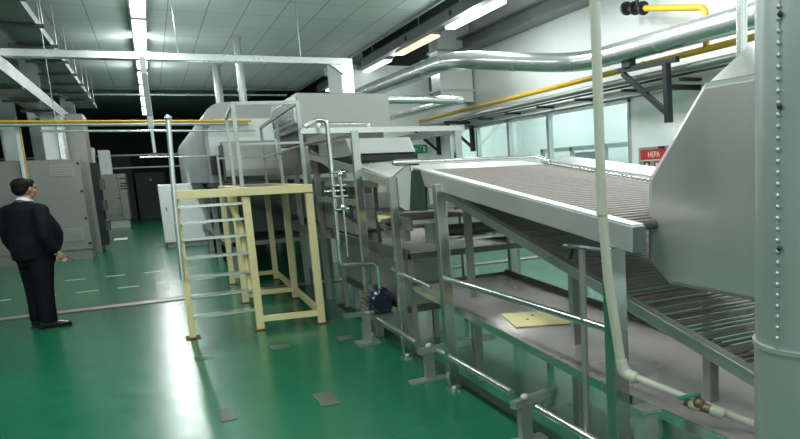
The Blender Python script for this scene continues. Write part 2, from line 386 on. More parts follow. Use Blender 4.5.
t=thing('white_duct','pair of white ducts rising behind the far steel cabinet','duct',(-1.7,32.5,2.0))
MB().box(-1.58,-1.22,32,33,2.0,2.9).build('body','whitebox',t); MB().box(-2.1,-1.7,32,33,0,3.0).build('side_duct','white',t)
# dark far machinery
t=thing('far_machine','dark bulky equipment in the shadows at the far end','machine',(0,39,0))
MB().box(-.6,.6,38.5,40,0,2.1).build('body','darkgrey',t); MB().box(-1.4,-.7,39,40,0,3.0).build('column','darkgrey',t)
MB().ell((.0,38.4,1.75),(.07,.05,.07)).build('lamp','shirt',t)  # pale blue bead standing in for a bluish glint, emits nothing

# ------------------------------------------------------------------ white cabinet
t=thing('white_cabinet','plain white box cabinet standing behind the ladder, below the tunnel','cabinet',(.6,20.2,0))
MB().box(.14,1.15,20.2,21.6,.12,1.55).build('body','white',t,bevel=.015); MB().box(.18,1.11,20.25,21.5,0,.12).build('plinth','grey',t)
MB().box(.25,.27,20.18,20.2,.9,1.0).build('handle','black',t)

# ------------------------------------------------------------------ corrugated tunnel oven
t=thing('tunnel_oven','long raised tunnel with rounded corrugated metal shell behind the platform','tunnel oven',(1.8,13.2,0))
pr_=[(.85,1.56)]
for k in range(7):
    a=math.pi-k*math.pi/12; pr_.append((1.2+.35*math.cos(a),2.5+.35*math.sin(a)))
pr_+= [(3.0,2.85),(3.0,1.56)]
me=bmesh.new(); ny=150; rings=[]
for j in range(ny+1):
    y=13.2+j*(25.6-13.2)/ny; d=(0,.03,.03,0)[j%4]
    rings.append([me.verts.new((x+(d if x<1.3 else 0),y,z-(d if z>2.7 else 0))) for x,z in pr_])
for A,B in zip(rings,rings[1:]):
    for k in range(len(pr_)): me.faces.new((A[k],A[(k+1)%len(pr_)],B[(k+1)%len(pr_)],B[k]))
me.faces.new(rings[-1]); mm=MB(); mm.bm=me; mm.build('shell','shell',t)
MB().prism([(x,13.1,z) for x,z in pr_],(0,.1,0)).build('end_frame','steel_side',t)
MB().prism([(.90,13.06,1.90),(.90,13.06,2.40),(1.02,13.06,2.58),(2.9,13.06,2.58),(2.9,13.06,1.90)],(0,.05,0)).build('end_panel','white',t)
MB().box(1.2,2.9,13.12,25.4,1.44,1.56).build('floor_frame','steel_dark',t)
for k in range(6): 
    for x in (1.0,2.75): MB().box(x,x+.09,13.5+k*2.3,13.59+k*2.3,0,1.44).build('leg','steel_side',t)
MB().box(1.0,2.8,13.6,25.2,.45,.52).build('lower_shelf','steel_dark',t)
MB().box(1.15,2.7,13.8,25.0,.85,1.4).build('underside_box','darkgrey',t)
# end hood
t=thing('end_hood','sloped steel hood hanging at the tunnel mouth behind the platform guard','hood',(1.7,12.2,1.7))
MB().prism([(1.05,12.98,1.64),(1.05,12.5,1.64),(1.05,12.5,1.75),(1.05,12.62,2.2),(1.05,12.98,2.2)],(.80,0,0)).build('hood','steel_side',t,bevel=.006)
MB().box(1.02,1.05,12.5,12.98,1.58,2.14).build('side_plate','steel_dark',t)
MB().box(.88,1.0,12.6,12.98,1.68,1.98).build('switch_box','black',t)
t=thing('cooling_frame','dark framed steel table under the end hood','machine frame',(1.6,12.4,0))
for x in (1.0,2.2):
    for y in (12.3,13.0): MB().box(x,x+.08,y,y+.08,0,1.5).build('leg','steel_side',t)
MB().box(.98,2.3,12.25,13.05,1.45,1.55).build('top_frame','steel_dark',t); MB().box(.98,2.3,12.3,13.0,.55,.62).build('lower_rail','steel_side',t)
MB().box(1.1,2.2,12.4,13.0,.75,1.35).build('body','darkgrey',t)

# vertical exhaust ducts through the ceiling
for x,y,z0,r,l in ((1.90,16.66,2.85,.075,'nearer silver exhaust duct rising from the tunnel to the ceiling'),(1.80,20.7,2.85,.095,'farther silver exhaust duct rising from the tunnel to the ceiling')):
    t=thing('exhaust_duct',l,'duct',(x,y,z0)); MB().tube([(x,y,z0),(x,y,4.5)],r,18).build('pipe','galv',t)
    for z in (3.4,): MB().tube([(x,y,z),(x,y,z+.05)],r*1.2,18).build('collar','galv',t)
    MB().tube([(x,y,4.46),(x,y,4.5)],r*1.5,18).build('ceiling_flange','galv',t)

# ------------------------------------------------------------------ box hood with grille
t=thing('box_hood','big rectangular stainless exhaust box with a perforated side grille','exhaust box',(2.1,9,2.15))
MB().box(1.60,2.69,8.95,10.95,2.14,2.56).build('body','steel_side',t,bevel=.008)
MB().box(1.575,1.60,9.0,10.85,2.22,2.52).build('grille_frame','whitebox',t)
g=MB()
for i in range(9):
    for j in range(7): g.box(1.565,1.577,9.12+i*.19,9.24+i*.19,2.26+j*.036,2.28+j*.036)
g.build('grille','grey',t)
MB().box(1.65,2.6,9.0,10.9,2.0,2.14).build('collar','steel_dark',t)

# ------------------------------------------------------------------ yellow platform
t=thing('access_platform','cream yellow steel access platform with ladder and grey guard rails','platform',(.85,8.1,0))
pl=t
def post(x,y,z1=1.42,s=.075,mat='cream'):
    o=MB().box(x-s/2,x+s/2,y-s/2,y+s/2,.012,z1).build('post',mat,pl,bevel=.006)
    MB().box(x-s*.85,x+s*.85,y-s*.85,y+s*.85,0,.012).build('foot_plate','rust',o)
for x,y in ((.84,8.12),(1.45,8.0),(.90,10.05),(1.50,9.95),(.92,12.05),(1.56,12.05)): post(x,y)
d=MB(); d.bar((.16,8.17,1.47),(1.49,7.97,1.47),.07,.085).bar((.84,8.1,1.47),(.92,12.08,1.47),.07,.085).bar((1.46,8.0,1.47),(1.57,12.08,1.47),.07,.085).bar((.9,12.05,1.47),(1.57,12.05,1.47),.07,.085)
d.build('deck_frame','cream',t,bevel=.005)
MB().prism([(.86,8.13,1.485),(1.44,8.03,1.485),(1.54,12.02,1.485),(.93,12.02,1.485)],(0,0,.018)).build('deck_plate','steel_dark',t)
MB().bar((.86,8.1,.12),(1.44,8.0,.12),.05,.06).build('base_bar','cream',t); MB().bar((1.455,8.05,.12),(1.56,12.0,.12),.05,.06).build('base_bar','cream',t)
MB().bar((.92,10.05,.12),(1.49,9.97,.12),.05,.06).build('base_bar','cream',t); MB().bar((.94,12.05,.12),(1.54,12.05,.12),.05,.06).build('base_bar','cream',t)
# ladder stiles and rungs
o=MB().bar((.19,8.18,.012),(.20,8.22,1.45),.06,.09).build('ladder_stile','cream',t,bevel=.005); MB().box(.12,.26,8.1,8.27,0,.012).build('foot_plate','rust',o)
MB().tube(bend([(.80,8.2,.35),(.78,8.25,1.1),(.72,8.3,1.30),(.70,8.2,1.44)],.25),.032,8).build('ladder_stile','cream',t)
for z in (.22,.43,.63,.83,1.02,1.19,1.35): MB().box(.21,.81,8.12,8.26,z-.012,z+.012).build('rung','steel_bright',t)
MB().tube([(.165,8.10,.62),(.19,8.12,1.5),(.225,8.14,2.22)],.024,12).ell((.225,8.14,2.225),(.035,.035,.03)).build('handrail_post','foil',t)
G='rail'; r=.024
ps=dict(A=(.82,8.12),B=(1.43,8.0),D=(.92,10.0),E=(1.50,9.97),Cc=(1.57,12.0))
for k,(x,y) in ps.items(): MB().bar((x,y,1.5),(x,y,2.36),.036,.036).build('guard_post',G,t)
def rail(a,b,z,s=.034): MB().bar((*ps[a],z),(*ps[b],z),s,s).build('guard_rail',G,t)
rail('A','B',2.36); rail('A','D',2.36); rail('B','E',2.36); rail('E','Cc',2.36)
rail('A','B',1.95,.022); rail('B','E',1.92,.022); rail('E','Cc',1.92,.022)
MB().bar((.92,12,1.92),(1.57,12,1.92),.022,.022).build('guard_rail',G,t); MB().bar((.92,12,1.5),(.92,12,1.95),.03,.03).build('guard_post',G,t)

# ------------------------------------------------------------------ portal frame + feed section
t=thing('portal_frame','tall stainless portal frame over the feed end of the machine','machine frame',(1.72,7.05,0))
def leg(name,x,y,z0,z1,parent,mat='legsteel',s=.07,pad=True,dx=0):
    o=MB().bar((x,y,z0+.04 if pad else z0),(x+dx,y,z1),s,s,up=(0,1,0)).build(name,mat,parent,bevel=.004)
    if pad:
        p=MB().tube([(x,y,z0),(x,y,z0+.02)],.055,16); p.tube([(x,y,z0+.02),(x,y,z0+.06)],.02,8); p.build('foot_pad','steel_bright',o)
    return o
leg('leg',1.74,7.0,0,2.0,t); leg("leg",2.80,7.05,0,1.99,t); leg('leg',1.70,9.3,0,2.0,t); leg('leg',2.86,9.3,0,2.0,t)
MB().box(1.25,2.83,7.0,7.045,1.985,2.035).build('cross_bar','steel_bright',t); MB().box(1.66,1.74,7.08,9.3,1.97,2.04).build('side_bar','steel',t)
MB().box(2.82,2.9,7.08,9.3,1.97,2.04).build('side_bar','steel',t)
MB().box(1.66,2.9,9.26,9.34,1.97,2.04).build('cross_bar','steel',t)
MB().box(1.78,1.82,7.1,9.3,1.28,1.34).build('mid_rail','steel',t)
t=thing('feed_hopper','bright stainless hopper box between the portal frame and the belt crest','hopper',(2.3,7.8,1.75))
MB().prism([(1.80,7.55,1.78),(1.80,7.45,1.80),(1.80,7.62,1.96),(1.80,9.0,1.96),(1.80,9.0,1.78)],(.68,0,0)).build('body','matte',t,bevel=.005)
MB().box(1.82,2.50,7.45,8.9,1.725,1.78).build('seal_strip','black',t)
t=thing('oven_body','dark steel machine body under the exhaust box','oven',(2.3,10,0))
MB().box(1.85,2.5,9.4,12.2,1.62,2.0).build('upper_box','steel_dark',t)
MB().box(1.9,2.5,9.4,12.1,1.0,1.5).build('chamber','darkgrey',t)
MB().box(1.8,2.85,9.35,12.2,.80,.90).build('deck','steel_side',t)
for y in (9.5,11,12.1):
    for x in (1.82,2.75): MB().box(x,x+.07,y,y+.07,0,1.62).build('leg','steel_side',t)
MB().bar((1.84,8.0,1.6),(1.84,9.6,1.9),.05,.08).build('brace','steel',t)
t=thing('slanted_chute','dull steel sheet chute slanting down behind the valve pipes','chute',(1.95,8.3,1))
MB().prism([(1.86,9.3,1.33),(1.86,8.28,1.13),(1.86,7.7,1.02),(1.86,7.7,.95),(1.86,9.3,.95)],(.02,0,0)).build('side_sheet','steel_side',t)
MB().prism([(1.88,9.3,1.33),(1.88,7.7,1.0),(2.75,7.7,1.0),(2.75,9.3,1.33)],(0,.0,.015)).build('slope_sheet','steel_side',t)
t=thing('catch_trough','long grey steel trough box under the shallow crumb tray','trough',(2.1,7.4,.3))
MB().box(1.95,2.3,6.4,8.8,.36,.80).build('body','steel_side',t,bevel=.008)
for y in (6.5,8.6):
    for x in (1.97,2.22): MB().box(x,x+.05,y,y+.05,0,.36).build('leg','steel_side',t)
MB().box(1.93,2.32,6.38,8.82,.30,.36).build('under_frame','steel_dark',t)
t=thing('crumb_tray','shallow level steel tray with dark rim between the machine legs','tray',(2.4,7,.86))
MB().box(1.86,2.95,5.98,8.8,.875,.885).build('pan','tray',t)
MB().box(1.84,2.97,5.94,5.98,.85,.90).box(1.82,1.86,5.94,8.84,.85,.93).box(2.95,2.99,5.94,8.84,.85,.93).build('rim','steel_dark',t)
for y in (6.02,8.7):
    for x in (1.87,2.9): MB().box(x,x+.04,y,y+.04,0,.87).build('leg','steel_side',t)
MB().box(1.84,2.97,8.80,8.84,.85,.93).build('rim_back','steel_dark',t)
# service pipes by the platform
t=thing('bent_pipe_rail','silver pipe rail with a bent top beside the platform, carrying small valves','pipe rail',(1.5,6.8,0))
BP=[(1.26,6.8,2.03),(1.37,6.8,2.10),(1.455,6.8,2.08),(1.45,6.8,.76),(1.80,6.8,.74),(1.80,6.8,.44)]
MB().tube(bend(BP,.05),.02,10).build('pipe','steel_bright',t)
MB().tube([(1.52,6.76,1.64),(1.52,6.76,.84)],.011,8).build('branch_pipe','steel_bright',t)
for z in (1.62,1.5,1.4,1.28): MB().tube([(1.44,6.77,z),(1.57,6.76,z)],.012,8).build('clamp','steel_bright',t)
for z in (1.60,1.30): MB().ell((1.52,6.76,z),(.026,.026,.026)).build('valve','steel_bright',t)
MB().tube([(1.37,6.8,1.45),(1.56,6.8,1.45)],.012,8).build('branch_pipe','steel_bright',t)
t=thing('loop_handrail','short bent steel handrail on top of the portal frame','handrail',(1.9,7.3,2.04))
MB().tube(bend([(1.60,7.9,2.04),(1.60,7.9,2.13),(2.12,7.9,2.13),(2.16,7.9,2.04)],.07),.016,8).build('pipe','steel_bright',t)

# motor
t=thing('drive_motor','round blue-black drive motor mounted low on the machine frame','motor',(1.86,7.0,.38))
m=MB(); m.tube([(1.80,6.78,.37),(1.80,7.10,.37)],.125,20)
for k in range(14):
    a=2*math.pi*k/14; m.bar((1.80+.125*math.cos(a),6.82,.37+.125*math.sin(a)),(1.80+.125*math.cos(a),7.06,.37+.125*math.sin(a)),.012,.03)
m.build('body','motor',t)
MB().tube([(1.80,6.72,.37),(1.80,6.76,.37),(1.80,6.78,.37)],[.09,.12,.12],20).build('fan_cover','motor',t)
MB().box(1.76,1.84,6.88,6.98,.47,.51).build('terminal_box','motor',t,bevel=.01)
MB().tube([(1.80,7.10,.37),(1.80,7.25,.37)],[.10,.06],16).build('gearbox','steel_dark',t)
MB().box(1.70,1.92,6.8,7.2,.20,.245).build('mount','steel_side',t)
MB().box(1.77,1.83,6.9,7.1,0,.20).build('mount_leg','steel_side',t)
t2=thing('cross_stub','short horizontal steel bar on a plated stand beside the motor','stand',(1.62,6.72,0))
MB().box(1.585,1.655,6.68,6.75,.02,.27).build('post','steel',t2); MB().box(1.52,1.72,6.62,6.82,0,.02).build('base_plate','steel',t2)
MB().box(1.42,1.70,6.69,6.74,.27,.315).build('bar','steel_bright',t2)

# ------------------------------------------------------------------ upper inclined conveyor
t=thing('inclined_mesh_conveyor','upper inclined stainless conveyor with a fine wire mesh belt','conveyor',(1.8,3.9,0))
uc=t
S=.104                                   # slope of the belt, dz per dy
def ztop(y): return 1.60+(y-5.16)*S
def side_beam(x0,x1,y0,y1,mat):
    zz=lambda y:ztop(y)
    m=MB(); m.prism([(x0,y1,zz(y1)),(x0,y0,zz(y0)),(x0,y0+.012,zz(y0)-.115),(x0,y1-.08,zz(y1)-.125)],(x1-x0,0,0)); return m.build('side_beam',mat,t,bevel=.006)
side_beam(1.76,1.825,2.50,5.22,'beamsteel')
side_beam(2.80,2.88,2.62,5.22,'steel')
MB().prism([(1.762,5.20,ztop(5.2)+.002),(1.762,2.51,ztop(2.51)+.002),(1.823,2.51,ztop(2.51)+.002),(1.823,5.20,ztop(5.2)+.002)],(0,0,.004)).build('top_edge','whitebox',t)  # white strip stands in for the bright ceiling reflected on the beam top
MB().box(1.763,1.822,2.488,2.502,ztop(2.5)-.112,ztop(2.5)-.004).build('end_cap','darkgrey',t)
m=MB(); y=2.66; n=0
while y<5.2:
    z=ztop(y)-.014+(.007 if n%2 else 0); m.tube([(1.826,y,z),(2.79,y,z)],.0085,6,cap=False); y+=.032; n+=1
for k in range(12):
    x=1.88+k*.08; m.tube([(x,2.66,ztop(2.66)-.018),(x,5.2,ztop(5.2)-.018)],.003,4,cap=False)
m.build('mesh_belt','mesh',t)
m=MB(); y=2.5
pp=[];rr_=[]
while y<5.18:
    for dy,q in ((0,.004),(.006,.012),(.032,.012),(.038,.004)): pp.append((2.795,y+dy,ztop(y+dy)+.014)); rr_.append(q)
    y+=.055
m.tube(pp,rr_,6)
m.build('drive_chain','steel_bright',t)
MB().prism([(1.86,2.66,ztop(2.66)-.05),(1.86,5.2,ztop(5.2)-.05),(2.78,5.2,ztop(5.2)-.05),(2.78,2.66,ztop(2.66)-.05)],(0,0,-.004)).build('belt_bed','steel_dark',t)
MB().tube([(1.85,2.66,ztop(2.66)-.035),(2.79,2.66,ztop(2.66)-.035)],.022,14).build('end_roller','steel_dark',t)
# crest section
MB().prism([(1.80,5.3,1.29),(1.80,5.25,1.60),(1.80,5.5,1.625),(1.80,5.7,1.635),(1.80,6.13,1.53),(1.80,6.17,1.35),(1.80,5.79,1.285)],(.03,0,0)).build('crest_panel','matte',t)
MB().prism([(1.785,5.5,1.61),(1.785,5.63,1.28),(1.785,5.23,1.30),(1.785,5.20,1.50),(1.785,5.24,1.60)],(.016,0,0)).build('dark_panel','groove',t)
for k,(ya,za,yb,zb) in enumerate(((5.22,1.595,5.7,1.64),(5.7,1.64,6.13,1.545),(6.13,1.545,7.4,1.69))):
    MB().prism([(1.80,ya,za),(1.80,yb,zb),(2.84,yb,zb),(2.84,ya,za)],(0,0,.006)).build('crest_plate','matte',t)
MB().prism([(1.76,6.02,1.53),(1.76,7.49,1.70),(1.76,9.4,1.87),(1.76,9.4,1.80),(1.76,7.49,1.63),(1.76,6.02,1.46)],(.03,0,0)).build('side_rail','steel',t)
MB().tube(bend([(1.58,5.3,1.665),(2.80,5.3,1.665),(2.86,5.2,1.62)],.04),.018,12).build('cross_pipe','steel_bright',t)
MB().tube([(1.60,5.3,1.665),(1.78,5.3,1.665)],.026,12).tube([(1.72,5.3,1.60),(1.72,5.3,1.67)],.012,8).build('pipe_sleeve','steel_bright',t)
# far side sheet cover
MB().prism([(2.90,5.3,1.62),(2.90,3.0,1.40),(3.05,3.0,1.44),(3.05,5.3,1.66)],(0,0,.01)).build('far_cover','galv',t)
# legs
leg('leg',1.76,4.84,0,1.50,t,s=.075); leg('leg',1.765,5.98,0,1.56,t,s=.06)
leg('leg',2.84,4.84,0,1.50,t,s=.07); leg('leg',2.84,5.98,0,1.30,t,s=.065)
leg('leg',1.79,2.70,0,1.22,t,s=.08)
leg('leg',2.84,2.62,0,1.25,t,s=.08)
MB().tube([(1.78,4.97,.82),(1.78,2.66,.83)],.021,12).build('guard_pipe','steel_bright',t)
MB().tube([(1.80,6.3,.74),(1.80,5.3,.70)],.015,10).build('guard_pipe','steel_bright',t)
MB().tube([(1.77,2.97,0),(1.78,2.96,1.19)],.017,10).build('support_rod','steel_side',t)
MB().box(1.76,1.81,2.70,3.12,1.19,1.20).build('support_arm','steel_bright',t)
MB().tube([(1.78,3.08,1.13),(1.78,3.04,1.19)],.010,6).build('hook','black',t)

# ------------------------------------------------------------------ lower slat conveyor
t=thing('slat_conveyor','lower steeply inclined conveyor with dark slatted belt under the mesh conveyor','conveyor',(2.1,4,0))
S2=(1.45-.71)/(5.75-2.12)
def zl(y): return .71+(y-2.12)*S2
for x in (2.08,3.12):
    MB().prism([(x,5.8,zl(5.8)),(x,1.3,zl(1.3)),(x,1.3,zl(1.3)-.065),(x,5.8,zl(5.8)-.065)],(.05,0,0)).build('side_rail','steel',t,bevel=.004)
m=MB(); y=1.35; n=0
while y<5.75:
    z=zl(y)-.03; m.tube([(2.13,y,z),(3.12,y,z)],.0085,6,cap=False)
    if n%4==0: m.tube([(2.13,y+.012,z+.012),(3.12,y+.012,z+.012)],.014,6,cap=False)
    y+=.042; n+=1
m.build('slat_belt','slat',t)
m=MB(); y=1.4
while y<5.75:
    m.tube([(2.13,y,zl(y)-.052),(3.12,y,zl(y)-.052)],.006,5,cap=False); y+=.09
m.build('return_belt','steel_dark',t)
for y in (2.4,3.6,5.2):
    for x in (2.09,3.12): MB().box(x,x+.05,y,y+.05,0,zl(y)-.05).build('leg','steel_side',t)
# level transfer belt behind
t=thing('transfer_belt','level mesh transfer belt running back under the crest of the machine','conveyor',(2.3,7,1.2))
m=MB(); y=5.95
while y<6.8: m.tube([(1.9,y,1.19),(3.1,y,1.19)],.008,5,cap=False); y+=.035
m.build('mesh_belt','mesh',t)
m=MB(); y=6.9
while y<9.2: m.tube([(1.9,y,1.50),(3.1,y,1.50)],.008,5,cap=False); y+=.04
y=6.9
while y<7.7: m.tube([(1.9,y,1.22),(3.1,y,1.22)],.008,5,cap=False); y+=.04
m.build('upper_mesh_belt','mesh',t)
for x in (1.87,3.1):
    MB().box(x,x+.03,6.88,9.2,1.46,1.52).build('side_rail','steel_side',t); MB().box(x,x+.03,6.82,7.7,1.16,1.23).build('side_rail','steel_side',t)
    for y in (6.95,8.0,9.0): MB().box(x,x+.03,y,y+.04,.9 if y<7.7 else 1.1,1.46).build('upright','steel_dark',t)
for x in (1.86,3.1): MB().box(x,x+.03,5.9,6.82,1.10,1.21).build('side_rail','steel_side',t)
for x in (1.87,3.1):
    for y in (6.05,6.7): MB().box(x,x+.04,y,y+.04,1.0,1.10).build('leg','steel_side',t)
MB().tube([(1.74,6.2,1.16),(1.74,6.2,1.16+.001),(1.86,6.2,1.16)],.05,14).build('pulley','black',t)
MB().box(1.84,1.862,6.3,6.8,1.14,1.2).build('tension_bar','board',t)
t=thing('roller_frame','dark roller and pale guide strip under the slat conveyor top end','rollers',(2.6,5.9,1.1))
MB().tube([(1.95,5.62,1.10),(3.3,5.62,1.10)],.05,14).build('roller','steel_dark',t)
MB().box(1.95,3.3,5.55,5.7,1.015,1.03).build('strip','steel_bright',t)
for x in (1.93,3.3): MB().box(x,x+.02,5.52,5.72,1.0,1.17).build('end_plate','steel_side',t)

# ------------------------------------------------------------------ drip tray + board
t=thing('drip_tray','long wide stained steel drip tray sloping under both conveyors','tray',(2.2,3.5,0))
def zt(y): return .50 + max(0,(y-2.9))*.042
P=[(1.80,1.2,zt(1.2)),(1.80,2.9,zt(2.9)),(1.80,5.2,zt(5.2)),(2.72,5.2,zt(5.2)+.0),(2.72,2.9,zt(2.9)+.0),(2.72,1.2,zt(1.2))]
m=MB()
for a,b in ((1.2,2.9),(2.9,5.9)):
    m.prism([(1.84,a,zt(a)),(1.84,b,zt(b)),(2.72,b,zt(b)),(2.72,a,zt(a))],(0,0,-.01))
m.build('pan','tray',t)
m=MB()
for a,b in ((1.2,2.9),(2.9,5.9)):
    m.prism([(1.835,a,zt(a)-.03),(1.835,b,zt(b)-.03),(1.835,b,zt(b)+.018),(1.835,a,zt(a)+.018)],(.006,0,0))
m.build('near_lip','steel_bright',t)
m=MB()
for a,b in ((1.2,2.9),(2.9,5.9)):
    m.prism([(2.72,a,zt(a)-.03),(2.72,b,zt(b)-.03),(2.72,b,zt(b)+.05),(2.72,a,zt(a)+.05)],(.012,0,0))
m.box(1.84,2.72,5.888,5.9,zt(5.9)-.02,zt(5.9)+.03)
m.build('far_flange','steel_dark',t)
for y in (1.8,3.4,4.9):
    for x in (2.0,2.6): MB().box(x,x+.04,y,y+.04,0,zt(y)-.01).build('leg','steel_side',t)
t=thing('yellow_board','thin pale yellow board with small holes lying on the drip tray','board',(2.15,4.3,.55))
m=MB(); m.prism([(2.04,4.53,zt(4.53)+.004),(1.97,4.15,zt(4.15)+.004),(2.38,4.01,zt(4.01)+.004),(2.30,4.43,zt(4.43)+.004)],(0,0,.006)); m.build('sheet','board',t)
for x,y in ((2.12,4.28),(2.20,4.36)): MB().tube([(x,y,zt(y)+.008),(x,y,zt(y)+.0125)],.012,10).build('hole','rust',t)

# ------------------------------------------------------------------ low guide rail
t=thing('low_guide_rail','low steel pipe guide rail on plated posts along the machine foot','guide rail',(1.7,5,0))
MB().tube([(1.70,6.55,.26),(1.70,5.45,.24)],.020,12).build('pipe','steel_bright',t)
MB().tube([(1.74,5.05,.255),(1.74,3.78,.255)],.020,12).build('pipe','steel_bright',t)
MB().tube([(1.74,3.45,.255),(1.74,1.6,.255)],.020,12).build('pipe','steel_bright',t)
for (x,y,xe) in ((1.70,5.18,2.30),(1.74,3.62,2.0)):
    MB().bar((x-.07,y,.235),(xe,y+.1,.235),.05,.045).build('cross_arm','steel',t)
    MB().box(x-.035,x+.035,y-.03,y+.03,.015,.22).build('post','steel_side',t)
    MB().box(x-.16,x+.12,y-.06,y+.05,0,.015).build('base_plate','steel',t)
    MB().ell((x+.01,y+.0,.27),(.028,.028,.022)).build('knob','pvc',t)
t=thing('short_post','short square steel post with flat cap at the bottom edge of the picture','post',(1.70,2.36,0))
MB().box(1.665,1.735,2.32,2.40,0,.56).build('post','steel',t,bevel=.004); MB().box(1.655,1.745,2.31,2.41,.56,.575).build('cap','steel_bright',t)

# ------------------------------------------------------------------ PVC pipe with valve
t=thing('plastic_water_pipe','cream plastic water pipe dropping from above and turning under to a valve','pipe',(1.6,2.5,0))
MB().tube([(1.615,2.5,4.4),(1.608,2.5,1.40)],.021,14).build('vertical_pipe','pvc',t)
MB().tube([(1.608,2.5,1.41),(1.628,2.5,1.10),(1.668,2.48,.72)],.021,14).build('lower_pipe','pvc',t)
MB().tube([(1.608,2.5,1.385),(1.608,2.5,1.42)],.024,14).build('socket','pvc',t)
MB().tube(bend([(1.664,2.48,.76),(1.672,2.47,.70),(1.70,2.42,.685)],.035),.026,14).build('elbow','pvc',t)
MB().tube([(1.695,2.43,.69),(1.98,2.0,.54)],.0165,14).tube([(1.81,2.21,.612),(1.84,2.175,.60)],.023,14).build('horizontal_pipe','pvc',t)
MB().tube([(1.865,2.143,.590),(1.90,2.10,.574)],.024,14).build('socket','pvc',t)
MB().tube([(1.80,2.225,.618),(1.865,2.143,.590)],.020,14).ell((1.835,2.18,.615),(.028,.028,.026)).tube([(1.835,2.18,.61),(1.835,2.18,.655)],.010,8).build('ball_valve','brass',t)
MB().bar((1.835,2.18,.652),(1.75,2.20,.645),.028,.010).build('valve_handle','greenhandle',t,bevel=.004)
# ------------------------------------------------------------------ big near pipe
t=thing('insulated_duct','large vertical duct clad in dull sheet metal with a seam and band','duct',(1.5,1.25,0))
cx,cy,rr=1.505,1.36,.175
cx,cy=1.625,1.40
def cyl_left():
    pass
MB().tube([(cx,cy,0),(cx,cy,1.06)],rr+.003,48).build('lower_cladding','duct',t)
MB().tube([(cx,cy,1.06),(cx,cy,4.5)],rr,48).build('upper_cladding','duct',t)
MB().tube([(cx,cy,1.055),(cx,cy,1.068)],rr+.008,48).build('band','galv',t)
a=math.radians(184)
sx,sy=cx+rr*math.cos(a),cy+rr*math.sin(a)
m=MB(); m.bar((sx,sy,1.07),(sx,sy,4.5),.010,.012)
for k in range(60): m.ell((sx-.004,sy-.004,1.1+k*.03),(.006,.006,.007),8)
m.build('seam','duct',t)
for z in (1.35,1.72,1.95): MB().ell((sx-.006,sy-.010,z),(.007,.007,.007),8).build('rivet','black',t)

# ------------------------------------------------------------------ octagonal hood
t=thing('fan_hood','large flat-sided stainless hood with cut corners hanging over the conveyor','hood',(2.3,2.3,1))
X0=2.0
out=[(2.34,1.90),(2.74,1.51),(2.76,1.13),(2.60,1.03),(1.30,1.02),(1.10,1.14),(1.10,1.51),(1.45,1.90)]
body=MB(); body.prism([(X0+.03,y,z) for y,z in out],(.62,0,0)); body.build('body','hood',t,bevel=.02)
inn=[((y-1.9)*.93+1.9,(z-1.47)*.945+1.47) for y,z in out]
m=MB(); A=[m.bm.verts.new((X0+.03,y,z)) for y,z in out]; B=[m.bm.verts.new((X0,y,z)) for y,z in inn]
for k in range(8): m.bm.faces.new((A[k],A[(k+1)%8],B[(k+1)%8],B[k]))
m.bm.faces.new(B); m.bm.faces.new(A[::-1]); m.build('face_panel','hood',t,bevel=.004)
# pyramid roof to the duct
m=MB(); lo=[(X0+.03,2.32,1.90),(X0+.03,1.45,1.90),(X0+.65,1.45,1.90),(X0+.65,2.32,1.90)]
hi=[(2.42,2.47,2.10),(2.42,1.7,2.10),(2.60,1.7,2.10),(2.60,2.47,2.10)]
a=[m.bm.verts.new(p) for p in lo]; b=[m.bm.verts.new(p) for p in hi]
for k in range(4): m.bm.faces.new((a[k],a[(k+1)%4],b[(k+1)%4],b[k]))
m.bm.faces.new(a); m.bm.faces.new(b); m.build('roof','steel',t,bevel=.006)
MB().tube([(2.50,2.62,1.8),(2.50,2.62,4.5)],.026,18).build('riser_pipe','foil',t)
MB().box(2.2,2.25,1.5,1.55,2.0,4.5).build('hanger_strut','steel',t)

# ------------------------------------------------------------------ right wall services
pipe_thing('gas_pipe','thick yellow gas pipe running along the right wall over the windows','pipe',[(6.62,4.5,3.03),(6.62,19.3,2.93)],.045,'gas',None,[((6.62,9.0,3.0),(0,1,0))])
t=thing('gas_branch_pipe','yellow branch pipe with a black flanged valve above the silver pipe','pipe',(6.5,7.5,3.0))
MB().tube(bend([(6.62,7.6,3.03),(6.62,7.6,3.54),(6.62,8.97,3.80)],.12),.045,12).build('pipe','gas',t)
MB().tube([(6.62,8.92,3.79),(6.62,9.32,3.87)],.05,12).build('valve_body','black',t)
for y,z in ((8.95,3.80),(9.15,3.84),(9.37,3.88)): MB().tube([(6.62,y,z),(6.62,y+.05,z+.01)],.10,16).build('flange','black',t)
MB().tube([(6.62,9.12,3.84),(6.62,9.12,4.03)],.03,8).build('valve_stem','black',t)
pipe_thing('steel_pipe','grey steel pipe below the yellow gas pipe on the right wall','pipe',[(6.6,4.5,2.84),(6.6,19.3,2.78)],.05,'galv')
t=thing('cable_run','thin black cable with clips running along the wall below the pipes','cable',(6.9,9,2.76))
MB().tube([(6.6,4.5,2.76),(6.6,19.3,2.70)],.018,8).build('cable','black',t)
for k in range(9): MB().box(6.55,6.9,6.6+k*1.42,6.68+k*1.42,2.66,2.70).build('clip','black',t)
pts=[(6.4,3.0,3.14),(6.4,10.7,3.18),(4.78,11.9,3.40),(4.78,12.1,3.40),(4.4,19.3,3.28)]
t=thing('insulated_pipe','large shiny aluminium clad pipe crossing over and running along the right wall','pipe',(6.4,8,3.2))
MB().tube(bend([(6.4,3.0,3.20),(6.4,10.5,3.22),(4.75,12.0,3.46),(4.55,19.3,3.46)],.7,8),.155,20).build('pipe','foil',t)
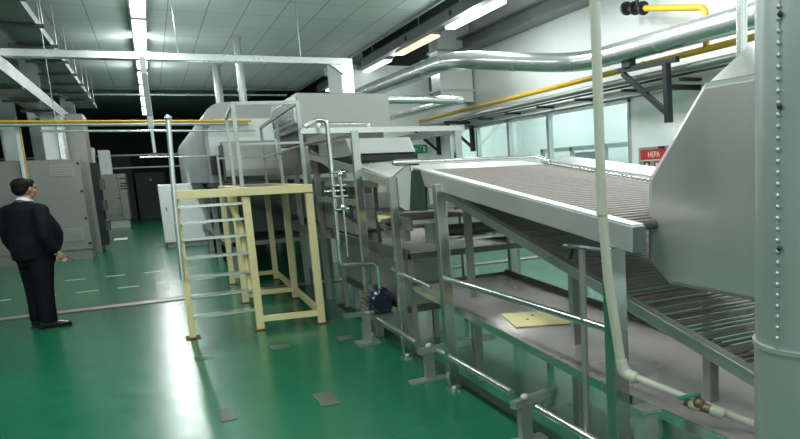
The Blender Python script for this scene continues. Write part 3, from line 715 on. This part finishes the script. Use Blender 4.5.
for p,d in (((6.4,5.5,3.205),(0,1,0)),((6.4,8.3,3.21),(0,1,0)),((6.4,9.7,3.215),(0,1,0)),((5.57,11.25,3.34),(-1.65,1.5,.24)),((4.72,13.2,3.46),(0,1,0)),((4.66,15.5,3.46),(0,1,0))):
    d=V(d).normalized()*.02; p=V(p); MB().tube([p-d,p+d],.159,20).build('joint_band','foil',t)
t=thing('elbow_pipe','silver pipe turning a sharp corner under the white wall duct','pipe',(5,12.5,2.8))
MB().tube(bend([(3.0,12.5,2.84),(5.12,12.5,2.83),(5.12,19.3,2.90)],.16,6),.072,18).build('pipe','foil',t)
t=thing('wall_duct','white boxed duct with a grey side on the right wall above the pipes','duct',(6.5,16.6,3.2))
MB().box(6.15,6.97,16.3,16.9,3.16,5.0).build('body','galv',t); MB().box(6.14,6.95,16.28,16.30,3.16,5.0).build('front_cover','white',t)
for z in (3.4,4.3): MB().box(6.10,7,16.26,16.94,z,z+.05).build('flange','galv',t)
t=thing('wall_beam','long grey steel beam high along the right wall','beam',(6.8,10,4.2))
MB().box(6.6,6.95,3,16.9,4.28,4.34).box(6.76,6.80,3,16.9,4.34,4.56).box(6.6,6.95,3,16.9,4.56,4.6).build('beam','trunk',t)
def bracket(y,label,dz=0):
    t=thing('pipe_bracket',label,'bracket',(6.9,y,2.2))
    MB().box(6.25,6.98,y-.04,y+.04,2.86+dz,2.93+dz).build('arm','black',t)
    MB().box(6.90,6.999,y-.05,y+.05,2.2+dz,2.86+dz).build('back_plate','black',t)
    MB().bar((6.3,y,2.86+dz),(6.93,y,2.30+dz),.06,.06).build('strut','black',t)
# the near bracket is a double triangle seen along the wall
t=thing('pipe_bracket','big black triangular bracket holding the pipes by the steel hood','bracket',(6.9,8.6,2.2))
MB().bar((6.42,9.35,2.95),(6.42,7.95,2.93),.07,.07).build('arm','black',t)
MB().bar((6.42,9.25,2.90),(6.42,8.18,2.22),.07,.07).build('strut','black',t)
MB().bar((6.42,8.20,2.93),(6.42,8.17,2.10),.09,.09).build('back_plate','black',t)
MB().bar((6.42,8.75,2.60),(6.42,8.2,2.60),.06,.06).build('tie_bar','black',t)
MB().box(6.42,6.995,8.15,8.22,2.55,2.62).build('wall_stub','black',t)
MB().box(6.36,6.48,9.0,9.2,2.97,3.08).build('pipe_saddle','black',t)
bracket(16.5,'small black triangular bracket beyond the windows near the white duct',-.2)
bracket(18.9,'farthest small black bracket by the exit sign',-.2)
t=thing('riser_pipe','thin vertical pipe, red over yellow, against the far white wall','pipe',(5.3,19.2,2.8))
MB().tube([(5.25,19.25,2.9),(5.25,19.25,3.3)],.04,10).build('red_section','red',t); MB().tube([(5.25,19.25,0),(5.25,19.25,2.9)],.04,10).tube([(5.25,19.25,2.75),(4.8,19.25,2.72)],.035,10).build('yellow_section','gas',t)
t=thing('sprinkler_riser','red vertical pipe in the gap beyond the tiled ceiling edge','pipe',(5.0,19,4.5))
MB().tube([(5.0,20.5,4.35),(5.0,20.5,5.9)],.05,10).build('pipe','red',t)
struct('trim_15', MB().box(4.55,4.95,20.8,21,4.3,5.9).box(5.08,5.6,20.8,21,4.3,5.9), 'white')
# exit sign on the far white wall
t=thing('exit_sign','small green lit exit sign on the far white wall','sign',(6.2,19.35,2.2))
MB().box(6.35,6.78,19.34,19.38,2.08,2.30).build('board','exit',t)
m=MB(); m.ell((6.60,19.335,2.25),(.02,.01,.02),8).bar((6.60,19.335,2.23),(6.57,19.335,2.17),.03,.01).bar((6.57,19.335,2.17),(6.62,19.335,2.11),.015,.01).bar((6.57,19.335,2.17),(6.52,19.335,2.12),.015,.01).box(6.66,6.72,19.33,19.34,2.11,2.27).bar((6.42,19.335,2.19),(6.50,19.335,2.19),.02,.02)
m.build('running_figure','paper',t)
# HEPA sign
t=thing('red_notice_board','red and white notice board on the right wall beside the steel hood','sign',(6.98,9.2,1.6))
MB().box(6.965,6.999,8.45,9.66,1.42,1.80).build('board','galv',t)
MB().box(6.955,6.965,8.5,9.60,1.60,1.76).build('header','red',t)
MB().box(6.953,6.965,8.5,9.60,1.585,1.60).build('border','signyellow',t)
def text(s,loc,size,mat,parent,rot):
    c=bpy.data.curves.new('lettering','FONT'); c.body=s; c.size=size; c.extrude=.002
    tmp=bpy.data.objects.new('tmp',c); C.objects.link(tmp); bpy.context.view_layer.update()
    me=bpy.data.meshes.new_from_object(tmp.evaluated_get(bpy.context.evaluated_depsgraph_get()))
    bpy.data.objects.remove(tmp); me.materials.clear(); me.materials.append(M[mat])
    me.transform(Matrix.Translation(loc)@rot)
    o=bpy.data.objects.new('lettering',me); C.objects.link(o); o.parent=parent; o.matrix_parent_inverse=Matrix.Translation(parent.location).inverted(); return o
rot=Matrix(((0,0,-1,0),(-1,0,0,0),(0,1,0,0),(0,0,0,1)))
text('HEPA',(6.953,9.40,1.635),.13,'signyellow',t,rot)
for k in range(3):
    y=9.52-k*.27; MB().box(6.956,6.965,y-.16,y,1.46,1.57).build('pictogram','ink' if k==0 else 'red',t)
    MB().box(6.953,6.957,y-.12,y-.05,1.485,1.545).build('pictogram_mark','paper',t)
MB().box(6.94,6.965,8.98,9.12,1.77,1.80).build('clip','black',t)

# ------------------------------------------------------------------ the man
man=thing('person','person in a black suit and pale collar standing with back half turned, holding a pen','person',(-1.36,10.1,0))
O=V((-1.36,10.1,0))
def Q(x,y,z): return O+V((x,y,z))
X,Y_=V((1,0,0)),V((0,1,0))
def ring(x,y,z,a,b): return (Q(x,y,z),X*a,Y_*b)
b=MB()
# torso, belly forward (+x)
tor=[(.02,.86,.13,.15),(.03,.95,.155,.17),(.05,1.05,.17,.175),(.05,1.15,.165,.175),(.03,1.25,.145,.175),(.01,1.35,.12,.18),(-.01,1.42,.09,.14),(-.01,1.46,.055,.07),(0,1.52,.052,.056)]
b.loft([ring(x,0,z,a,w) for x,z,a,w in tor])
def limb(m,pts,n=14): m.tube([Q(*p[:3]) for p in pts],[p[3] for p in pts],n)
legA=[(.0,.09,.95,.09),(.01,.10,.80,.085),(.02,.10,.50,.055),(.03,.10,.30,.05),(.03,.10,.08,.036)]
legB=[(.0,-.09,.95,.09),(-.02,-.10,.80,.085),(-.03,-.11,.50,.055),(-.05,-.12,.30,.05),(-.06,-.12,.08,.036)]
limb(b,legA); limb(b,legB)
b.tube([Q(.0,.10,.06),Q(.18,.13,.04)],[.035,.028],10); b.tube([Q(-.08,-.12,.06),Q(.08,-.17,.04)],[.035,.028],10)
# right arm (camera side) and left arm
armR=[(-.02,-.20,1.36,.05),(-.05,-.255,1.20,.043),(-.075,-.27,1.06,.036),(-.02,-.28,.92,.030),(.03,-.27,.86,.022)]
armL=[(-.02,.20,1.36,.05),(-.04,.25,1.15,.042),(-.02,.26,1.02,.036),(.05,.25,.85,.028),(.07,.25,.80,.022)]
limb(b,armR); limb(b,armL); b.tube([Q(0,-.1,1.37),Q(-.02,-.2,1.36)],.05,10); b.tube([Q(0,.1,1.37),Q(-.02,.2,1.36)],.05,10)
def hand(m,w,d,side):
    w=V(w); d=V(d).normalized(); s=V((0,side,0)); u=d.cross(s).normalized()
    m.ell(O+w+d*.045,(.042,.020,.042))
    for k,(off,L) in enumerate(((-.028,.062),(-.010,.072),(.009,.068),(.027,.052))):
        a=O+w+d*.075+u*off; e=a+d*L*.55+s*.004; f=e+d*L*.35-s*.022*side*side; m.tube([a-d*.02,e,f],[.0095,.0088,.0075],8)
    a=O+w+d*.03-u*.036; m.tube([a,a-u*.026+d*.022,a-u*.024+d*.052],[.011,.0095,.008],8)
hand(b,(.03,-.27,.865),(.6,.05,-.7),1); hand(b,(.07,.25,.80),(.3,0,-1),-1)
# head, profile toward +x
hx,hz=.02,1.605
b.ell(Q(hx-.012,0,hz+.012),(.098,.078,.098)); b.ell(Q(hx+.035,0,hz-.045),(.062,.058,.070)); b.ell(Q(hx+.05,0,hz-.085),(.038,.036,.030))
b.ell(Q(hx+.088,0,hz+.028),(.022,.045,.016))   # brow
b.tube([Q(hx+.090,0,hz+.015),Q(hx+.112,0,hz-.022),Q(hx+.092,0,hz-.030)],[.010,.014,.012],8)   # nose
b.ell(Q(hx+.090,0,hz-.055),(.012,.024,.007)); b.ell(Q(hx+.087,0,hz-.067),(.012,.022,.007))
for s in (-1,1):
    b.ell(Q(hx-.005,s*.080,hz-.008),(.018,.010,.030)); b.ell(Q(hx+.055,s*.045,hz-.03),(.032,.022,.03))
b.build('body','skin',man,voxel=.007,smooth=2)
for s in (-1,1): MB().ell(Q(hx+.089,s*.032,hz+.006),(.009,.013,.009),10).build('eye','ink',man)
# hair as a flat-topped cap with short sides
h=MB(); h.ell(Q(hx-.022,0,hz+.045),(.105,.088,.080)); h.ell(Q(hx-.060,0,hz-.005),(.058,.076,.075)); h.ell(Q(hx+.045,0,hz+.078),(.055,.066,.036))
for s in (-1,1): h.ell(Q(hx-.02,s*.066,hz+.02),(.055,.018,.045))
h.build('hair','hair',man,voxel=.008,smooth=3)
# jacket
j=MB()
jt=[(.015,.80,.185,.20),(.03,.88,.21,.215),(.055,.98,.235,.225),(.07,1.08,.235,.225),(.055,1.18,.215,.22),(.025,1.28,.18,.215),(-.005,1.37,.14,.20),(-.02,1.43,.10,.14),(-.02,1.465,.07,.085)]
j.loft([ring(x,0,z,a,w) for x,z,a,w in jt])
for arm,s in ((armR,-1),(armL,1)):
    j.tube([Q(-.01,s*.12,1.37),Q(*arm[0][:3])],[.08,.075],14)
    j.tube([Q(*p[:3]) for p in arm[:-1]]+[Q(*(V(arm[-2][:3]).lerp(V(arm[-1][:3]),.6)))],[.078,.070,.062,.050,.045],14)
    j.ell(Q(*arm[0][:3]),(.078,.078,.075))
j.build('jacket','jacket',man,voxel=.012,smooth=3)
MB().tube([Q(-.012,0,1.455),Q(.005,0,1.49)],[.075,.066],20).prism([Q(.03,-.04,1.49),Q(.115,-.02,1.40),Q(.13,0,1.34),Q(.115,.02,1.40),Q(.03,.04,1.49)],(.012,0,0)).build('shirt_collar','shirt',man)
for arm,s in ((armR,-1),(armL,1)):
    a,c=V(arm[-2][:3]),V(arm[-1][:3]); MB().tube([O+a.lerp(c,.55),O+a.lerp(c,.85)],[.034,.032],12).build('shirt_cuff','shirt',man)
tr=MB()
tr.loft([ring(.015,0,.72,.13,.17),ring(.02,0,.80,.165,.19),ring(.03,0,.90,.175,.19),ring(.03,0,1.0,.17,.18)])
tr.tube([Q(.02,.085,.85),Q(.03,.095,.70),Q(.03,.10,.48),Q(.03,.10,.28),Q(.03,.105,.075)],[.115,.108,.085,.078,.080],16)
tr.tube([Q(-.0,-.085,.85),Q(-.02,-.10,.70),Q(-.035,-.11,.48),Q(-.05,-.12,.28),Q(-.055,-.12,.075)],[.115,.108,.085,.078,.080],16)
tr.build('trousers','trousers',man,voxel=.012,smooth=3)
for hx0,hy,ang in ((.03,.105,12),(-.06,-.12,-30)):
    s=MB(); A=Matrix.Rotation(math.radians(ang),4,'Z'); T=Matrix.Translation(Q(hx0,hy,0))@A
    def L(x,y,z): return T@V((x,y,z))
    prof=[(-.07,.036,.05),(-.03,.040,.06),(.04,.042,.052),(.10,.048,.036),(.16,.046,.028),(.20,.028,.022)]
    s.loft([(L(x,0,hh+.004),(T.to_3x3()@V((0,w,0))),V((0,0,hh))) for x,w,hh in prof],16)
    s.build('shoe','shoe',man)
    k=MB(); k.prism([L(-.085,-.032,0),L(-.02,-.036,0),L(.10,-.046,0),L(.17,-.042,0),L(.20,0,0),L(.17,.042,0),L(.10,.046,0),L(-.02,.036,0),L(-.085,.032,0)],(0,0,.014)); k.build('shoe_sole','black',man)
pen=tag(MB().tube([Q(.09,-.30,.81),Q(.20,-.33,.74)],.006,8).build('pen','steel_dark'),'thin dark pen held in the right hand of the person','pen')

# ------------------------------------------------------------------ world and camera
w=bpy.data.worlds.new('world'); bpy.context.scene.world=w; w.use_nodes=True
bg=w.node_tree.nodes['Background']; bg.inputs[0].default_value=(.55,.68,.66,1); bg.inputs[1].default_value=.3
yaw,pit,rol,f,pcx,pcy=-.50577,-.16365,.04714,716.34,557.9,282.45
Rm=Matrix.Rotation(yaw,3,'Z')@Matrix.Rotation(pit,3,'X')@Matrix.Rotation(rol,3,'Y')
right,fwd,up=Rm.col[0],Rm.col[1],Rm.col[2]
cam=bpy.data.cameras.new('camera'); co=bpy.data.objects.new('camera',cam); C.objects.link(co)
mw=Matrix.Identity(4)
for i in range(3): mw[i][0]=right[i]; mw[i][1]=up[i]; mw[i][2]=-fwd[i]
mw[2][3]=1.6; co.matrix_world=mw
cam.sensor_width=36; cam.lens=f/800*36; cam.shift_x=(400-pcx)/800; cam.shift_y=(pcy-219.5)/800
cam.clip_start=.05; cam.clip_end=200
bpy.context.scene.camera=co
vs=bpy.context.scene.view_settings; vs.view_transform='Standard'; vs.look='None'; vs.exposure=-.08
# turn the person a little away from the camera, about the feet
man.rotation_euler=(0,0,math.radians(48)); man.location=(-1.27,10.1,0); man.scale=(1.14,1.1,1.0)
pen.parent=None; pen.matrix_world=man.matrix_basis@Matrix.Translation((1.36,-10.1,0))
